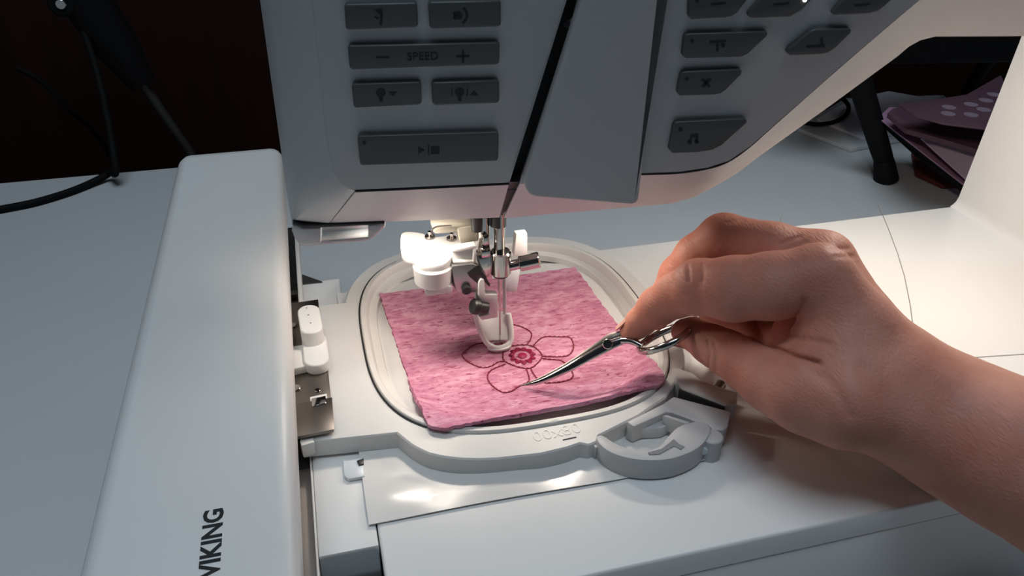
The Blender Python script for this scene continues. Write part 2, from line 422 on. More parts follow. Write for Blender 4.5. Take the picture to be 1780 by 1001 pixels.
b = button([(1183, 131), (1186, 127), (1192, 125), (1286, 121), (1290, 123), (1289, 130), (1262, 157), (1253, 163), (1242, 165), (1182, 167), (1177, 162)])
mk(b, [circ(1194, 137, 3.5, 8), [(1218, 138), (1224, 136), (1236, 150), (1231, 152)], [(1231, 136), (1237, 138), (1225, 152), (1219, 150)]])
b = button([(1171, 218), (1174, 214), (1180, 212), (1295, 207), (1299, 209), (1298, 215), (1269, 240), (1255, 253), (1239, 261), (1215, 265), (1169, 267), (1163, 261)])
mk(b, [circ(1183, 225, 3.5, 8), [(1200, 234), (1214, 232), (1213, 248), (1209, 248), (1209, 238), (1203, 239), (1202, 250), (1199, 250)], circ(1199, 247, 4, 8), circ(1211, 246, 4, 8)])

# column and bed
cx0, cyb = .383, .364
def colsec(z, d): return [V((cx0-d, .19, z)), V((cx0-d, cyb, z)), V((cx0+.09, cyb+.0, z)), V((cx0+.09, .19, z))]
secs = [colsec(z, d) for z, d in ((-.069, .0), (-.0002, .0), (.0, .0045), (.001, .0028), (.003, .001), (.006, 0), (.03, -.0015), (.10, -.006), (.155, -.008))]
bmC = loft(secs); bevel(bmC, .004, 2, 60)
link('column', bmC, 'white', sm)
yb0 = float(onz(1300, 940, 0).y)
link('bed', prism([(.0046, yb0, 0), (.3835, yb0, 0), (.3835, cyb, 0), (.055, cyb, 0), (.022, .358, 0), (.0046, .3495, 0)], (0, 0, -.0113), .0012, 3), 'bed', sm)
link('bed_front', box(.0046, .378, yb0+.0006, cyb-.002, TZ+.002, -.0119, .0005), 'bed', sm)
link('foot_pad', box(.02, .05, yb0+.01, yb0+.04, TZ, TZ+.003, .001), 'black', sm)
link('foot_pad', box(.34, .37, .33, .35, TZ, TZ+.003, .001), 'black', sm)
def seamline(px, r=.0003, m='seamgrey', dz=-.00012):
    return link('bed_seam', tube([onz(*p, dz) for p in px], r, 6), m, sm)
seamline([(1527, 357), (1543, 395), (1560, 440), (1572, 480), (1582, 530), (1590, 590), (1592, 629)])
seamline([(1357, 379), (1358, 393)])
seamline([(1592, 629), (1640, 626), (1690, 622), (1780, 616), (1880, 609)], .00035)
# LED lens under the head
link('led_lens', box(.086, .110, .273, .281, .0796, .085, .001), 'led', sm)
link('led_lens', box(.012, .042, .2750, .2830, .0782, .083, .001), 'led', sm)

# thread cutter at the left of the head
tc = link('thread_cutter', prism([FP(*p, .028) for p in [(519, 426), (530, 429), (640, 419), (645, 416), (640, 412), (530, 421)]], -V(FN)*.012, .0004), 'clear', sm)
link('cutter_wall', prism([FP(*p, .026) for p in [(508, 392), (514, 391), (526, 397), (558, 396), (558, 423), (530, 427), (519, 425), (511, 412), (507, 402)]], -V(FN)*.005, .0012, 3), 'clear', tc)
link('cutter_wall', prism([FP(*p, .034) for p in [(556, 392), (660, 388), (640, 416), (556, 424)]], -V(FN)*.002, .0003), 'clear', tc)
link('cutter_wall', prism([FP(*p, .026) for p in [(640, 392), (663, 389), (671, 391), (668, 397), (648, 416), (640, 418)]], -V(FN)*.009, .0008, 2), 'clear', tc)
link('cutter_gap_shade', prism([FP(*p, .0255) for p in [(508, 386), (528, 391), (600, 389), (668, 386), (669, 390), (600, 394), (528, 397), (508, 391)]], -V(FN)*.009, .0003), 'black', tc)  # black strip painting the shaded gap between cutter and head

# needle bar, clamp, presser foot
NX, NY = .0694, .2821
NP = lambda px, py, dy=0.: ony(px, py, NY+dy)
def zpx(py, dy=0.): return ony(868, py, NY+dy).z
link('needle_bar', cyl((NX, NY, .092), (NX, NY, zpx(440)), .0024, n=24), 'chrome', sm)
link('needle_bar', cyl((NX-.0002, NY+.001, .090), (NX-.0002, NY+.001, zpx(393)), .0034, n=24), 'black', sm)
nc = link('needle_clamp', cyl((NX+.0003, NY-.001, zpx(434)), (NX+.0003, NY-.001, zpx(473)), .0045, n=28, bw=.0006), 'chrome', sm)
link('clamp_ring', cyl((NX+.0003, NY-.001, zpx(472)), (NX+.0003, NY-.001, zpx(476)), .0034, n=24), 'black', nc)
sc_ = link('clamp_screw', cyl(NP(884, 463, -.002), NP(905, 458, -.003), .0022, n=20), 'chrome', nc)
link('screw_head', cyl(NP(903, 458.5, -.003), NP(938, 451, -.005), .0034, n=28, bw=.0004), 'chrome', nc)
link('needle', loft([[V((NX+r*math.cos(a), NY-.001+r*math.sin(a), z)) for a in [k*math.pi/5 for k in range(10)]] for z, r in ((zpx(470), .0009), (zpx(500), .0009), (zpx(506), .00045), (.012, .0004), (.0075, .00005))]), 'chrome', sm)
link('presser_bar', cyl((NX-.0062, NY+.002, .092), (NX-.0062, NY+.002, zpx(470)), .0026, n=24), 'chrome', sm)
bmx = box(NX-.0095, NX-.0035, NY-.002, NY+.005, zpx(482), zpx(437), .0006)
box(NX-.0085, NX-.0045, NY-.004, NY, zpx(437), zpx(424), .0005, bm=bmx)
link('presser_clamp', bmx, 'chrome', sm)
link('presser_clamp', box(NX-.0075, NX-.0050, NY-.003, NY+.001, zpx(418), zpx(402), .0005), 'chrome', sm)
link('presser_sleeve', cyl((NX-.0092, NY+.001, .085), (NX-.0092, NY+.001, zpx(398)), .0036, .0022, n=20), 'black', sm)
# needle threader lever (white), with its translucent lower arm
th = link('threader_lever', prism([NP(*p, .010) for p in [(897, 407), (917, 405), (917, 442), (893, 446)]], (0, .004, 0), .0006), 'white', sm)
link('threader_arm', prism([NP(*p, .008) for p in [(878, 468), (905, 464), (899, 508), (876, 508)]], (0, .004, 0), .0006), 'clear', th)
# white lamp-side block on the left
zt = NP(752, 440, .004).z
top = [(700, 404), (712, 402), (735, 405), (745, 411), (770, 410), (790, 404), (815, 398), (832, 399), (842, 410), (838, 424), (828, 428), (800, 432), (788, 438), (783, 450), (770, 459), (752, 462), (733, 460), (721, 452), (716, 448), (704, 445), (697, 436), (696, 412)]
tp = [onz(p.x, p.y, zt) for p in crom([(*p, 0) for p in top], 3, True)]
sb = link('threader_block', prism(tp, (0, 0, -.0035), .0006, 2, ang=50), 'white', sm)
cc = onz(752, 447, zt)
link('block_drum', cyl(cc-V((0, 0, .003)), cc-V((0, 0, .0115)), .0083, .0080, n=36, bw=.0006), 'white', sb)
link('block_tab', prism([cc+V((dx, dy, -.011)) for dx, dy in ((-.0045, -.0065), (.0065, -.0065), (.0065, .004), (-.0045, .004))], (0, 0, -.0035), .0005), 'white', sb)
for px, py in ((747, 410), (785, 413)):
    q = onz(px, py, zt+.0008)
    s = link('screw', cyl(q-V((0, 0, .001)), q+V((0, 0, .0002)), .0022, n=18, bw=.0002), 'steel', sb)
    link('screw_stud', cyl(q, q+V((0, 0, .0022)), .0008, n=12), 'chrome', s)
bmx = prism([NP(*p, -.001) for p in [(786, 436), (800, 431), (826, 428), (829, 431), (826, 457), (822, 459), (787, 457)]], (0, .002, 0), .0003)
prism([NP(*p, -.003) for p in [(786, 434), (828, 426), (830, 430), (826, 433), (786, 440)]], (0, .004, 0), .0004, bm=bmx)
prism([NP(*p, -.003) for p in [(823, 430), (829, 429), (827, 458), (822, 458)]], (0, .004, 0), .0004, bm=bmx)
prism([NP(*p, -.003) for p in [(788, 454), (826, 454), (824, 459), (788, 458)]], (0, .004, 0), .0004, bm=bmx)
link('block_bracket', bmx, 'white', sb)
bmx = prism([NP(*p, .003) for p in [(795, 398), (830, 392), (832, 420), (800, 425)]], (0, .006, 0), .001)
prism([NP(*p, .004) for p in [(752, 395), (800, 388), (830, 388), (830, 402), (755, 408)]], (0, .008, 0), .001, bm=bmx)
link('threader_housing', bmx, 'cream', sm)
link('threader_spring', tube(crom([NP(752, 410, .001), NP(751, 400, .001), NP(760, 394, .002), NP(785, 392, .002)], 5), .0004, 6), 'steel', sm)
# metal bracket with a hooked dark cut-out
br = link('foot_bracket', prism([NP(*p, -.0045) for p in [(785, 463), (822, 459), (832, 463), (846, 484), (852, 497), (838, 508), (795, 509), (789, 490)]], (0, .003, 0), .0004), 'bracket', sm)
link('bracket_side', prism([NP(*p, -.0040) for p in [(787, 475), (792, 488), (797, 508), (793, 502), (788, 490)]], (-.001, .004, 0), 0), 'black', br)
link('bracket_hook', prism([NP(*p, -.0048) for p in [(812, 474), (824, 464), (832, 461), (838, 472), (846, 484), (852, 494), (851, 499), (846, 494), (836, 483), (832, 485), (833, 495), (824, 488), (815, 480)]], (0, .0004, 0), .00015), 'black', br)
q = NP(810, 501, -.0045); link('bracket_bolt', cyl(q+V((0, .001, 0)), q-V((0, .0022, 0)), .0021, n=22, bw=.0004), 'black', br)
# white foot shank with notch
bmx = prism([NP(*p, -.006) for p in [(832, 492), (836, 485), (842, 487), (844, 512), (865, 512), (866, 552), (838, 557), (832, 550), (850, 546), (850, 527), (838, 527), (832, 515)]], (0, .004, 0), .0005)
link('foot_shank', bmx, 'white', sm)
link('foot_shank', prism([NP(*p, -.004) for p in [(826, 505), (846, 505), (850, 548), (829, 546)]], (0, .003, 0), .0005), 'white', sm)
fs = link('foot_screw', cyl(NP(846, 535, -.0055), NP(829, 533, -.0065), .0026, n=20, bw=.0003), 'black', sm)
link('screw_knob', cyl(NP(832, 533.5, -.0065), NP(821, 532, -.007), .0034, n=24, bw=.0005), 'black', fs)
link('foot_rod', cyl(NP(877, 478, .001), NP(877, 545, -.001), .0008, n=12), 'clear', sm)
# scoop-shaped embroidery foot: curved plate, thick rim, hole
rimL = [(826, 540, .004), (829, 556, .0025), (836, 578, .0), (845, 594, -.002), (853, 601, -.0035)]
rimR = [(884, 545, .004), (887, 560, .0025), (889, 578, .0), (888, 592, -.002), (881, 600, -.0035)]
mid = [(866, 605, -.0045)]
rim = crom([NP(x, y, d) for x, y, d in rimL]+[NP(*mid[0])]+[NP(x, y, d) for x, y, d in rimR[::-1]], 6)
ft = link('embroidery_foot', tube(rim, .0012, 10), 'white', sm)
Lc = crom([NP(x, y, d) for x, y, d in rimL], 5); Rc = crom([NP(x, y, d) for x, y, d in rimR], 5)
rows = []
for i, (a, c) in enumerate(zip(Lc, Rc)):
    sag = V((0, .0035*(1-i/len(Lc)), -.001)); rows.append([a.lerp(c, t)+sag*math.sin(math.pi*t) for t in [k/10 for k in range(11)]])
rows = rows[:15]
bmx = loft(rows, False, False)
solid(bmx, .0006)
link('foot_plate', bmx, 'white', ft)
hc = NP(868, 597, -.003); hc.z -= .0008
k_ = 28; inn = [hc+V((.0045*math.cos(2*math.pi*k/k_), .0028*math.sin(2*math.pi*k/k_), .0002)) for k in range(k_)]
out = [hc+V((.0055*math.cos(2*math.pi*k/k_), .0036*math.sin(2*math.pi*k/k_), -.0002)) for k in range(k_)]
dn = V((0, 0, -.0008))
bmx = _ring([[inn[k], out[k], out[k]+dn, inn[k]+dn] for k in range(k_)], None)
link('foot_eye', bmx, 'white', ft)

# ------------------------------------------------------------------ embroidery unit
eu = thing('embroidery_unit', 'long white embroidery unit lying left of the machine, lettered VIKING', 'embroidery unit', (-.05, .30, TZ))
az = .042
A = [onz(310, 265, az), onz(490, 250, az), onz(520, 1000, az), onz(130, 1000, az)]
x0a, x1a = (A[0].x+A[3].x)/2-.0004, (A[1].x+A[2].x)/2
ya = (A[0].y+A[1].y)/2
def armsec(y, dz=0, dx=0):
    xl, xr = x0a+dx, x1a-dx; t = az-dz; r = .006
    P = [V((xl-.006, y, TZ+.001)), V((xl-.002, y, .02))]
    for k in range(5):
        a = math.pi-k*math.pi/8; P.append(V((xl+r+r*math.cos(a), y, t-r+r*math.sin(a))))
    for k in range(5):
        a = math.pi/2-k*math.pi/8; P.append(V((xr-r+r*math.cos(a), y, t-r+r*math.sin(a))))
    P += [V((xr-.0006, y, .024)), V((xr-.0042, y, .009)), V((xr-.008, y, .008)), V((xr-.010, y, TZ+.001))]
    return P
ys = [.06, .10]+[ya-.008]
link('arm_cover', loft([armsec(.06), armsec(.2), armsec(ya-.010), armsec(ya-.004, .0008, .0008), armsec(ya, .0035, .003)]), 'white', eu, 45)
o1 = onz(368, 940, az+.0001); o0 = onz(352, 1003, az); o9 = onz(378, 880, az)
text('lettering', 'VIKING', onz(369.5, 941, az+.00005), (0, 1, 0), (-1, 0, 0), .01, 'mark', eu, .00008, bold=.00028, width=(onz(378, 880, az)-onz(352, 1003, az)).y)
# rail and slot
link('rail', box(-.030, -.0168, .10, .440, -.010, -.0045, .0004), 'rail', eu)
link('rail_lip', box(-.0167, -.0159, .10, .40, -.010, -.0002, .0003), 'white', eu)
yr = float(onz(650, 948, 0).y)
link('unit_base', box(-.0158, .0042, yr, float(onz(520, 491, 0).y), -.060, -.0003, .0008), 'bed', eu)
rb_ = [onz(553, 966, -.001), onz(640, 949, -.001), onz(650, 950, -.001)]
bmx = prism([V((-.0158, yr-.0003, -.0006)), V((.0040, yr-.0003, -.0006)), V((.0040, yr-.0045, -.0075)), V((-.0158, yr-.0045, -.0075))], (0, .0, -.006), .0008, 2)
link('release_button', bmx, 'grey', eu)
link('button_shadow_block', box(-.0158, .0040, yr-.06, yr-.002, -.055, -.011, .0005), 'black', eu)  # solid black block painting the shadow below the button
link('base_ridge', box(-.0166, -.0146, .30, .42, -.001, .0085, .0004), 'white', eu)
link('rail_slot_shade', box(-.030, -.0169, .235, .440, -.0047, -.0040), 'liner', eu)  # dark sheet on the rail paints the shade inside the slot
link('rail_stop', box(-.0216, -.0172, .352, .356, -.004, .003, .0004), 'steel', eu)
link('rail_stop', box(-.0216, -.0172, .344, .347, -.004, .002, .0004), 'steel', eu)
bmx = prism([onz(*p, .0006) for p in [(518, 480), (526, 477), (560, 489), (512, 494)]], (0, 0, -.001)); link('base_hatch', bmx, 'liner', eu)
link('base_tab', prism([onz(*p, .0016) for p in [(596, 800), (631, 794), (634, 827), (606, 832), (598, 826)]], (0, 0, -.0016), .0004), 'clear', eu)
link('base_tab', prism([onz(*p, .0022) for p in [(620, 800), (632, 796), (632, 806), (624, 808)]], (0, 0, -.0019), .0002), 'black', eu)
# carriage plate
cz = .0113
ca = link('carriage_plate', prism([onz(*p, cz) for p in [(505, 527), (553, 520), (560, 600), (570, 640), (580, 747), (515, 760), (508, 640)]], (0, 0, -.0012), .0002), 'steel', eu)
link('plate_step', prism([onz(*p, cz+.0006) for p in [(510, 703), (577, 690), (581, 746), (514, 759)]], (0, 0, -.0006), .0002), 'steel', ca)
for px, py, r in ((509, 566, .0018), (515, 675, .0019), (552, 679.5, .0012)):
    q = onz(px, py, cz); link('screw', cyl(q, q+V((0, 0, .0007)), r, n=18, bw=.0002), 'chrome', ca)
link('latch', prism([onz(*p, cz+.0012) for p in [(541, 692), (566, 687), (567, 700), (542, 706)]], (0, 0, -.0012), .0003), 'chrome', ca)
link('latch_slot', prism([onz(*p, cz+.0003) for p in [(539, 690), (568, 684), (570, 708), (541, 712)]], (0, 0, -.0003)), 'white', ca)

# ------------------------------------------------------------------ stabilizer film and hoop
HC = V((.0763, .2935, 0)); HA, HBk, HFr = .0662, .0752, .0722
def sup(a, bb, bf, t, n=3.0):
    c, s = math.cos(t), math.sin(t); by = bb if s > 0 else bf
    r = (abs(c/a)**n+abs(s/by)**n)**(-1/n); return V((HC.x+r*c, HC.y+r*s, 0))
def supv(x, y):
    by = HBk if y > HC.y else HFr
    return (abs((x-HC.x)/HA)**3+abs((y-HC.y)/by)**3)**(1/3)
def sst(a, b, x): t = min(1, max(0, (x-a)/(b-a))); return t*t*(3-2*t)
fa, fb, fc = onz(640, 912, .001), onz(1090, 820, .001), onz(585, 485, .001)
bmx = bmesh.new(); gx, gy = 60, 66
grid = []
for j in range(gy+1):
    row = []
    for i in range(gx+1):
        u, v = i/gx, j/gy
        x = .0018+u*.134; y = (fa.y+.0012*math.sin(u*7)*u)+v*(.3505-fa.y)
        z = .0008+.0030*(1-sst(.80, .97, supv(x, y)))
        if y < .215: z += .0009*(math.sin(x*150)*.5+.5)*math.sin((.215-y)/.018*3.1)*(1 if x > .0 else 0)
        row.append(bmx.verts.new((x, y, z)))
    grid.append(row)
for j in range(gy):
    for i in range(gx): bmx.faces.new((grid[j][i], grid[j][i+1], grid[j+1][i+1], grid[j+1][i]))
solid(bmx, .00025)
tag(link('stabilizer_sheet', bmx, 'film'), 'thin glossy white stabilizer sheet clamped in the hoop and sticking out under its front', 'stabilizer')

hp = thing('embroidery_hoop', 'white plastic embroidery hoop with a curved grey lever, holding the pink felt', 'hoop', (HC.x, HC.y, .0008))
ztop = .0088
outer_px = [(524, 769), (690, 752), (702, 762), (716, 773), (730, 781), (746, 788), (770, 793.5), (800, 797), (830, 798), (862, 797), (900, 793), (940, 788.5), (985, 778), (1020, 766), (1024, 773), (1036, 768), (1040, 757), (1110, 722), (1158, 690)]
OP = [onz(*p, ztop) for p in outer_px]
right = [sup(HA+.0075, HBk+.0065, HFr+.002, math.radians(a)) for a in range(-38, 168, 6)]
left = [V((.0055, .329, 0)), V((-.0172, .329, 0)), V((OP[0].x-.0003, OP[0].y+.0012, 0))]
poly = [V((p.x, p.y, 0)) for p in OP+right+left]
def radial(poly, t):
    d = V((math.cos(t), math.sin(t), 0)); best = .05
    for i in range(len(poly)):
        a = poly[i]-HC; b = poly[(i+1) % len(poly)]-HC; e = b-a
        den = d.x*e.y-d.y*e.x
        if abs(den) < 1e-12: continue
        s = (a.x*e.y-a.y*e.x)/den; w = (a.x*d.y-a.y*d.x)/den
        if s > 0 and -1e-6 <= w <= 1+1e-6: best = s
    return HC+d*best
angs = sorted(set([round(math.atan2(p.y-HC.y, p.x-HC.x), 5) for p in poly]+[round(-math.pi+2*math.pi*k/160, 5) for k in range(160)]))
outl = [radial(poly, t) for t in angs]; innl = [sup(HA+.0003, HBk+.0003, HFr+.0003, t) for t in angs]
for i, t in enumerate(angs):     # keep a strip of frame at the front
    if (outl[i]-HC).length < (innl[i]-HC).length+.0022: innl[i] = HC+(outl[i]-HC).normalized()*((outl[i]-HC).length-.0022)
Z = lambda p, z: V((p.x, p.y, z))
def shrink(p, d): return p+(HC-p).normalized()*d
loops = [[Z(shrink(p, .0), .0012) for p in outl], [Z(p, ztop-.0006) for p in outl], [Z(shrink(p, .0006), ztop) for p in outl], [Z(p, ztop) for p in innl], [Z(p, .0012) for p in innl]]
bmx = bmesh.new(); RR = [[bmx.verts.new(p) for p in l] for l in loops]; n = len(angs)
for a in range(5):
    for i in range(n):
        bmx.faces.new((RR[a][i], RR[a][(i+1) % n], RR[(a+1) % 5][(i+1) % n], RR[(a+1) % 5][i]))
of = link('outer_frame', bmx, 'hoop', hp, 35)
ro = []
for i, t in enumerate(angs):
    p = sup(HA-.0002, HBk-.0002, HFr-.0002, t)
    lim = (innl[i]-HC).length-.0004
    if (p-HC).length > lim: p = HC+(p-HC).normalized()*lim
    ro.append(p)
prof = [(0, .0020), (0, ztop+.0006), (.0006, ztop+.0012), (.0026, ztop+.0012), (.0034, ztop+.0004), (.0040, .0058), (.0075, .0050), (.0082, .0022)]
loops = [[Z(shrink(p, d), z) for p in ro] for d, z in prof]
bmx = bmesh.new(); RR = [[bmx.verts.new(p) for p in l] for l in loops]; m_ = len(prof)
for a in range(m_):
    for i in range(n):
        bmx.faces.new((RR[a][i], RR[a][(i+1) % n], RR[(a+1) % m_][(i+1) % n], RR[(a+1) % m_][i]))
ir = link('inner_ring', bmx, 'ring', hp, 45)
gl = crom([Z(sup(HA+.0001, HBk+.0001, HFr+.0001, math.radians(a)), ztop+.0002) for a in range(-28, 234, 5)], 2)
link('ring_gap', tube(gl, .00045, 6), 'seam', hp)
# connector at the left: bridge, lower capsule, raised capsule with three dots
def capsule(pa, pb, r, z0, z1, bw=.0008):
    a, b = onz(*pa, z1), onz(*pb, z1); d = (b-a).normalized(); w = V((-d.y, d.x, 0)); pts = []
    for k in range(13): t = -math.pi/2+math.pi*k/12; pts.append(b+d*math.cos(t)*r+w*math.sin(t)*r)
    for k in range(13): t = math.pi/2+math.pi*k/12; pts.append(a+d*math.cos(t)*r+w*math.sin(t)*r)
    return prism(pts, (0, 0, z0-z1), bw, 3, ang=60)
cn = link('connector', capsule((546, 590), (550, 622), .0052, .0113, .0165), 'white', hp)
kn = link('connector_knob', capsule((536, 539), (541, 568), .0047, .0165-.006, .0235), 'white', cn)
for px, py in ((533, 535), (536, 547), (540, 561)):
    q = onz(px, py, .0236); link('knob_dot', cyl(q, q+V((0, 0, -.0003)), .0004, n=8), 'seamgrey', cn)
link('connector_bridge', prism([onz(*p, .0150) for p in [(503, 602), (536, 597), (540, 634), (506, 642)]], (0, 0, -.0036), .0005), 'white', cn)
link('frame_tab', prism([onz(*p, ztop+.0008) for p in [(521, 765), (545, 760), (546, 768), (537, 771), (524, 775)]], (0, 0, -.006), .0004), 'white', hp)
# embossed size mark
eo = onz(968, 752, ztop+.00006)
text('embossed_mark', '00x80', eo, onz(1020, 741, ztop)-onz(915, 763, ztop), V((0, 1, 0)), .0078, 'hoop', hp, .00012)
link('frame_notch', prism([onz(*p, ztop+.0002) for p in [(978, 763.5), (1001, 758.5), (1002, 760), (979, 765)]], (0, 0, -.0002)), 'seam', hp)
# front clamp block, latch and lever
zb = ztop+.0012
def blk(px, z, h, bw=.0005, name='clamp_block', m='hoopgrey', par=None): return link(name, prism([onz(*p, z) for p in px], (0, 0, -h), bw), m, par or hp)
blk([(1171, 689), (1270, 715), (1265, 742), (1257, 748), (1238, 746), (1232, 738), (1214, 734), (1168, 717), (1158, 716), (1102, 741), (1090, 733), (1152, 702)], zb, .0085)
blk([(1167, 640), (1180, 640), (1205, 648), (1215, 658), (1262, 676), (1282, 681), (1281, 702), (1262, 704), (1184, 674), (1180, 668)], zb+.001, .008, name='clamp_arm', m='hoop')
blk([(1182, 674.5), (1261, 704.5), (1260, 708), (1180, 678)], zb+.0002, .0072, .0001, 'clamp_gap_shade', 'liner')  # dark plate before the arm wall paints the shade of the slot
q0 = onz(1226, 702, zb-.002); link('clamp_bolt', cyl(q0, q0+V((.012, .010, 0)), .0022, n=16), 'steel', hp)
link('clamp_pivot', cyl(onz(1251, 762, zb)+V((-.002, .002, 0)), onz(1251, 762, zb)+V((-.002, .002, -.0105)), .0042, n=24, bw=.0004), 'hoopgrey', hp)
link('frame_step', prism([onz(*p, ztop-.001) for p in [(1024, 768), (1042, 758), (1056, 760), (1052, 768), (1036, 778)]], (0, 0, -.006), .0003), 'hoopgrey', hp)
lev_out = [(1037, 758), (1040, 768), (1052, 780), (1072, 790), (1100, 797), (1132, 799.5), (1165, 797), (1192, 789), (1212, 779), (1226, 766), (1235, 750), (1234, 742), (1226, 735), (1214, 732), (1196, 735), (1178, 742), (1164, 755), (1152, 770), (1142, 778), (1122, 783), (1096, 780), (1072, 771), (1054, 760), (1046, 756)]
bmx = prism([onz(p.x, p.y, zb+.0006) for p in crom([(*p, 0) for p in lev_out], 3, True)], (0, 0, -.0098), .0005, 2, ang=50)
lv_ = link('lever', bmx, 'hoopgrey', hp)
link('lever_notch', prism([onz(*p, zb+.0009) for p in [(1126, 786), (1150, 780), (1163, 770), (1171, 763), (1180, 771), (1190, 776), (1183, 781), (1172, 775), (1164, 779), (1146, 789), (1128, 790)]], (0, 0, -.0005)), 'grey', lv_)
link('lever_pin', cyl(onz(1220, 769, .0055), onz(1222, 785, .0055), .0018, n=14, bw=.0003), 'clear', lv_)
link('lever_rib', prism([onz(*p, zb+.0008) for p in [(1152, 722), (1160, 721), (1200, 733), (1194, 737)]], (0, 0, -.007), .0003), 'hoopgrey', lv_)
link('latch_tongue', prism([onz(*p, .0065) for p in [(1115, 746), (1150, 730), (1168, 735), (1150, 744)]], (0, 0, -.005), .0004), 'hoopgrey', hp)

# ------------------------------------------------------------------ felt with the embroidered flower
fz = lambda x, y: .0056+.0066*sst(.76, .935, supv(x, y))*(1-sst(.25, .31, y))+.0028*sst(.85, 1.0, supv(x, y))*sst(.25, .31, y)
crn = [onz(660, 510, .006), onz(1000, 463, .006), onz(1165, 660, .010), onz(1152, 676, .010), onz(762, 766, .008), onz(735, 757, .007)]
cA, cB = crn[0], crn[1]
bmx = bmesh.new(); NXg, NYg = 56, 56; grid = []
pBL, pBR = onz(748, 768, .0065), onz(1165, 674, .0095)
for j in range(NYg+1):
    row = []
    for i in range(NXg+1):
        u, v = i/NXg, j/NYg
        # rounded front corners
        e = .06
        p = (pBL.lerp(pBR, u)).lerp(cA.lerp(cB, u), v)
        if v < e:
            k = (e-v)/e; cut = e*(1-math.sqrt(max(0, 1-k*k)))
            uu = cut+(1-2*cut)*u; p = (pBL.lerp(pBR, uu)).lerp(cA.lerp(cB, uu), v)
        jit = .00035 if i in (0, NXg) or j in (0, NYg) else 0
        x = p.x+random.uniform(-jit, jit); y = p.y+random.uniform(-jit, jit)
        row.append(bmx.verts.new((x, y, fz(x, y)+random.uniform(-.00006, .00006))))
    grid.append(row)
for j in range(NYg):
    for i in range(NXg): bmx.faces.new((grid[j][i], grid[j][i+1], grid[j+1][i+1], grid[j+1][i]))
solid(bmx, .0016)
fe = link('felt_square', bmx, 'felt', base=(.08, .29, .004)); tag(fe, 'mottled pink felt square with a stitched flower, lying inside the white hoop', 'felt')
def fpt(px, py, dz=.0002):
    p = onz(px, py, .005)
    for _ in range(3): p = onz(px, py, fz(p.x, p.y))
    p.z += dz; return p
CR = lambda pts: [(780+x/6.258, 540+y/6.258) for x, y in pts]
def stitches(name, pts, m='thread', closed=False, parent=None, r=.00034):
    P = crom([fpt(*p) for p in CR(pts)], 8, closed)
    if closed: P.append(P[0])
    # resample to short stitches with tiny gaps
    L = [0]
    for a, b in zip(P, P[1:]): L.append(L[-1]+(b-a).length)
    def at(s):
        s = min(max(s, 0), L[-1])
        for k in range(len(P)-1):
            if L[k+1] >= s: t = (s-L[k])/max(1e-9, L[k+1]-L[k]); return P[k].lerp(P[k+1], t)
        return P[-1]
    bm = None; N = max(1, round(L[-1]/.0021))
    for k in range(N):
        s0, s1 = L[-1]*k/N, L[-1]*(k+1)/N; d = (s1-s0)
        q = [at(s0+d*t) for t in (.03, .2, .5, .8, .97)]
        for qq, h in zip(q, (-.00022, .00003, .00012, .00003, -.00022)): qq.z += h
        bm = tube(q, [r*.7, r, r*1.05, r, r*.7], 6, bm)
    return link(name, bm, m, parent or fe)
# child of a mesh thing: local frame is the thing's own frame
stitches('petal_outline', [(600, 558), (540, 562), (450, 610), (350, 620), (220, 565), (148, 495), (180, 445), (270, 378), (340, 358), (410, 362), (520, 400), (600, 430)])
stitches('petal_outline', [(600, 400), (560, 300), (590, 200), (640, 160), (690, 153), (790, 178), (870, 220), (903, 260), (888, 320), (850, 375)])
stitches('petal_outline', [(915, 390), (960, 340), (1010, 300), (1070, 284), (1180, 288), (1300, 290), (1345, 330), (1358, 390), (1340, 450), (1290, 492), (1180, 505), (1020, 497)])
stitches('petal_outline', [(1020, 522), (1100, 532), (1200, 540), (1260, 570), (1290, 610), (1335, 660), (1352, 710), (1320, 750), (1230, 775), (1120, 787), (1040, 785), (965, 745), (915, 680), (893, 630)])
stitches('petal_outline', [(840, 632), (862, 690), (876, 760), (840, 790), (755, 832), (690, 875), (610, 893), (545, 872), (470, 815), (425, 750), (428, 690), (470, 645), (560, 605), (620, 583)])
stitches('flower_center_outline', [(602, 430), (690, 388), (830, 374), (920, 395), (990, 450), (1016, 505), (965, 575), (890, 625), (800, 626), (690, 592), (600, 545), (592, 490)], closed=True)
ctr = fpt(*CR([(800, 492)])[0])
def lobes():
    bm = None
    for k in range(11):
        a = 2*math.pi*k/11
        for s in range(-3, 4):
            aa = a+s*.085; r1 = .0061-.00016*s*s; r0 = .0036
            c, sn = math.cos(aa), math.sin(aa)*1.06
            bm = tube([ctr+V((c*r0, sn*r0, -.0001)), ctr+V((c*(r0+r1)/2, sn*(r0+r1)/2, .0005)), ctr+V((c*r1, sn*r1, -.0001))], [.0002, .00034, .0002], 5, bm)
    return bm
link('satin_ring', lobes(), 'satin', fe)
link('satin_dot', loft([[ctr+V((math.cos(a)*r, math.sin(a)*r, z)) for a in [k*math.pi/9 for k in range(18)]] for r, z in ((.0020, -.0002), (.0020, .0002), (.0014, .0005), (.0004, .0006))]), 'satin', fe)
for ch in fe.children: ch.matrix_parent_inverse = Matrix.Translation(-fe.location)

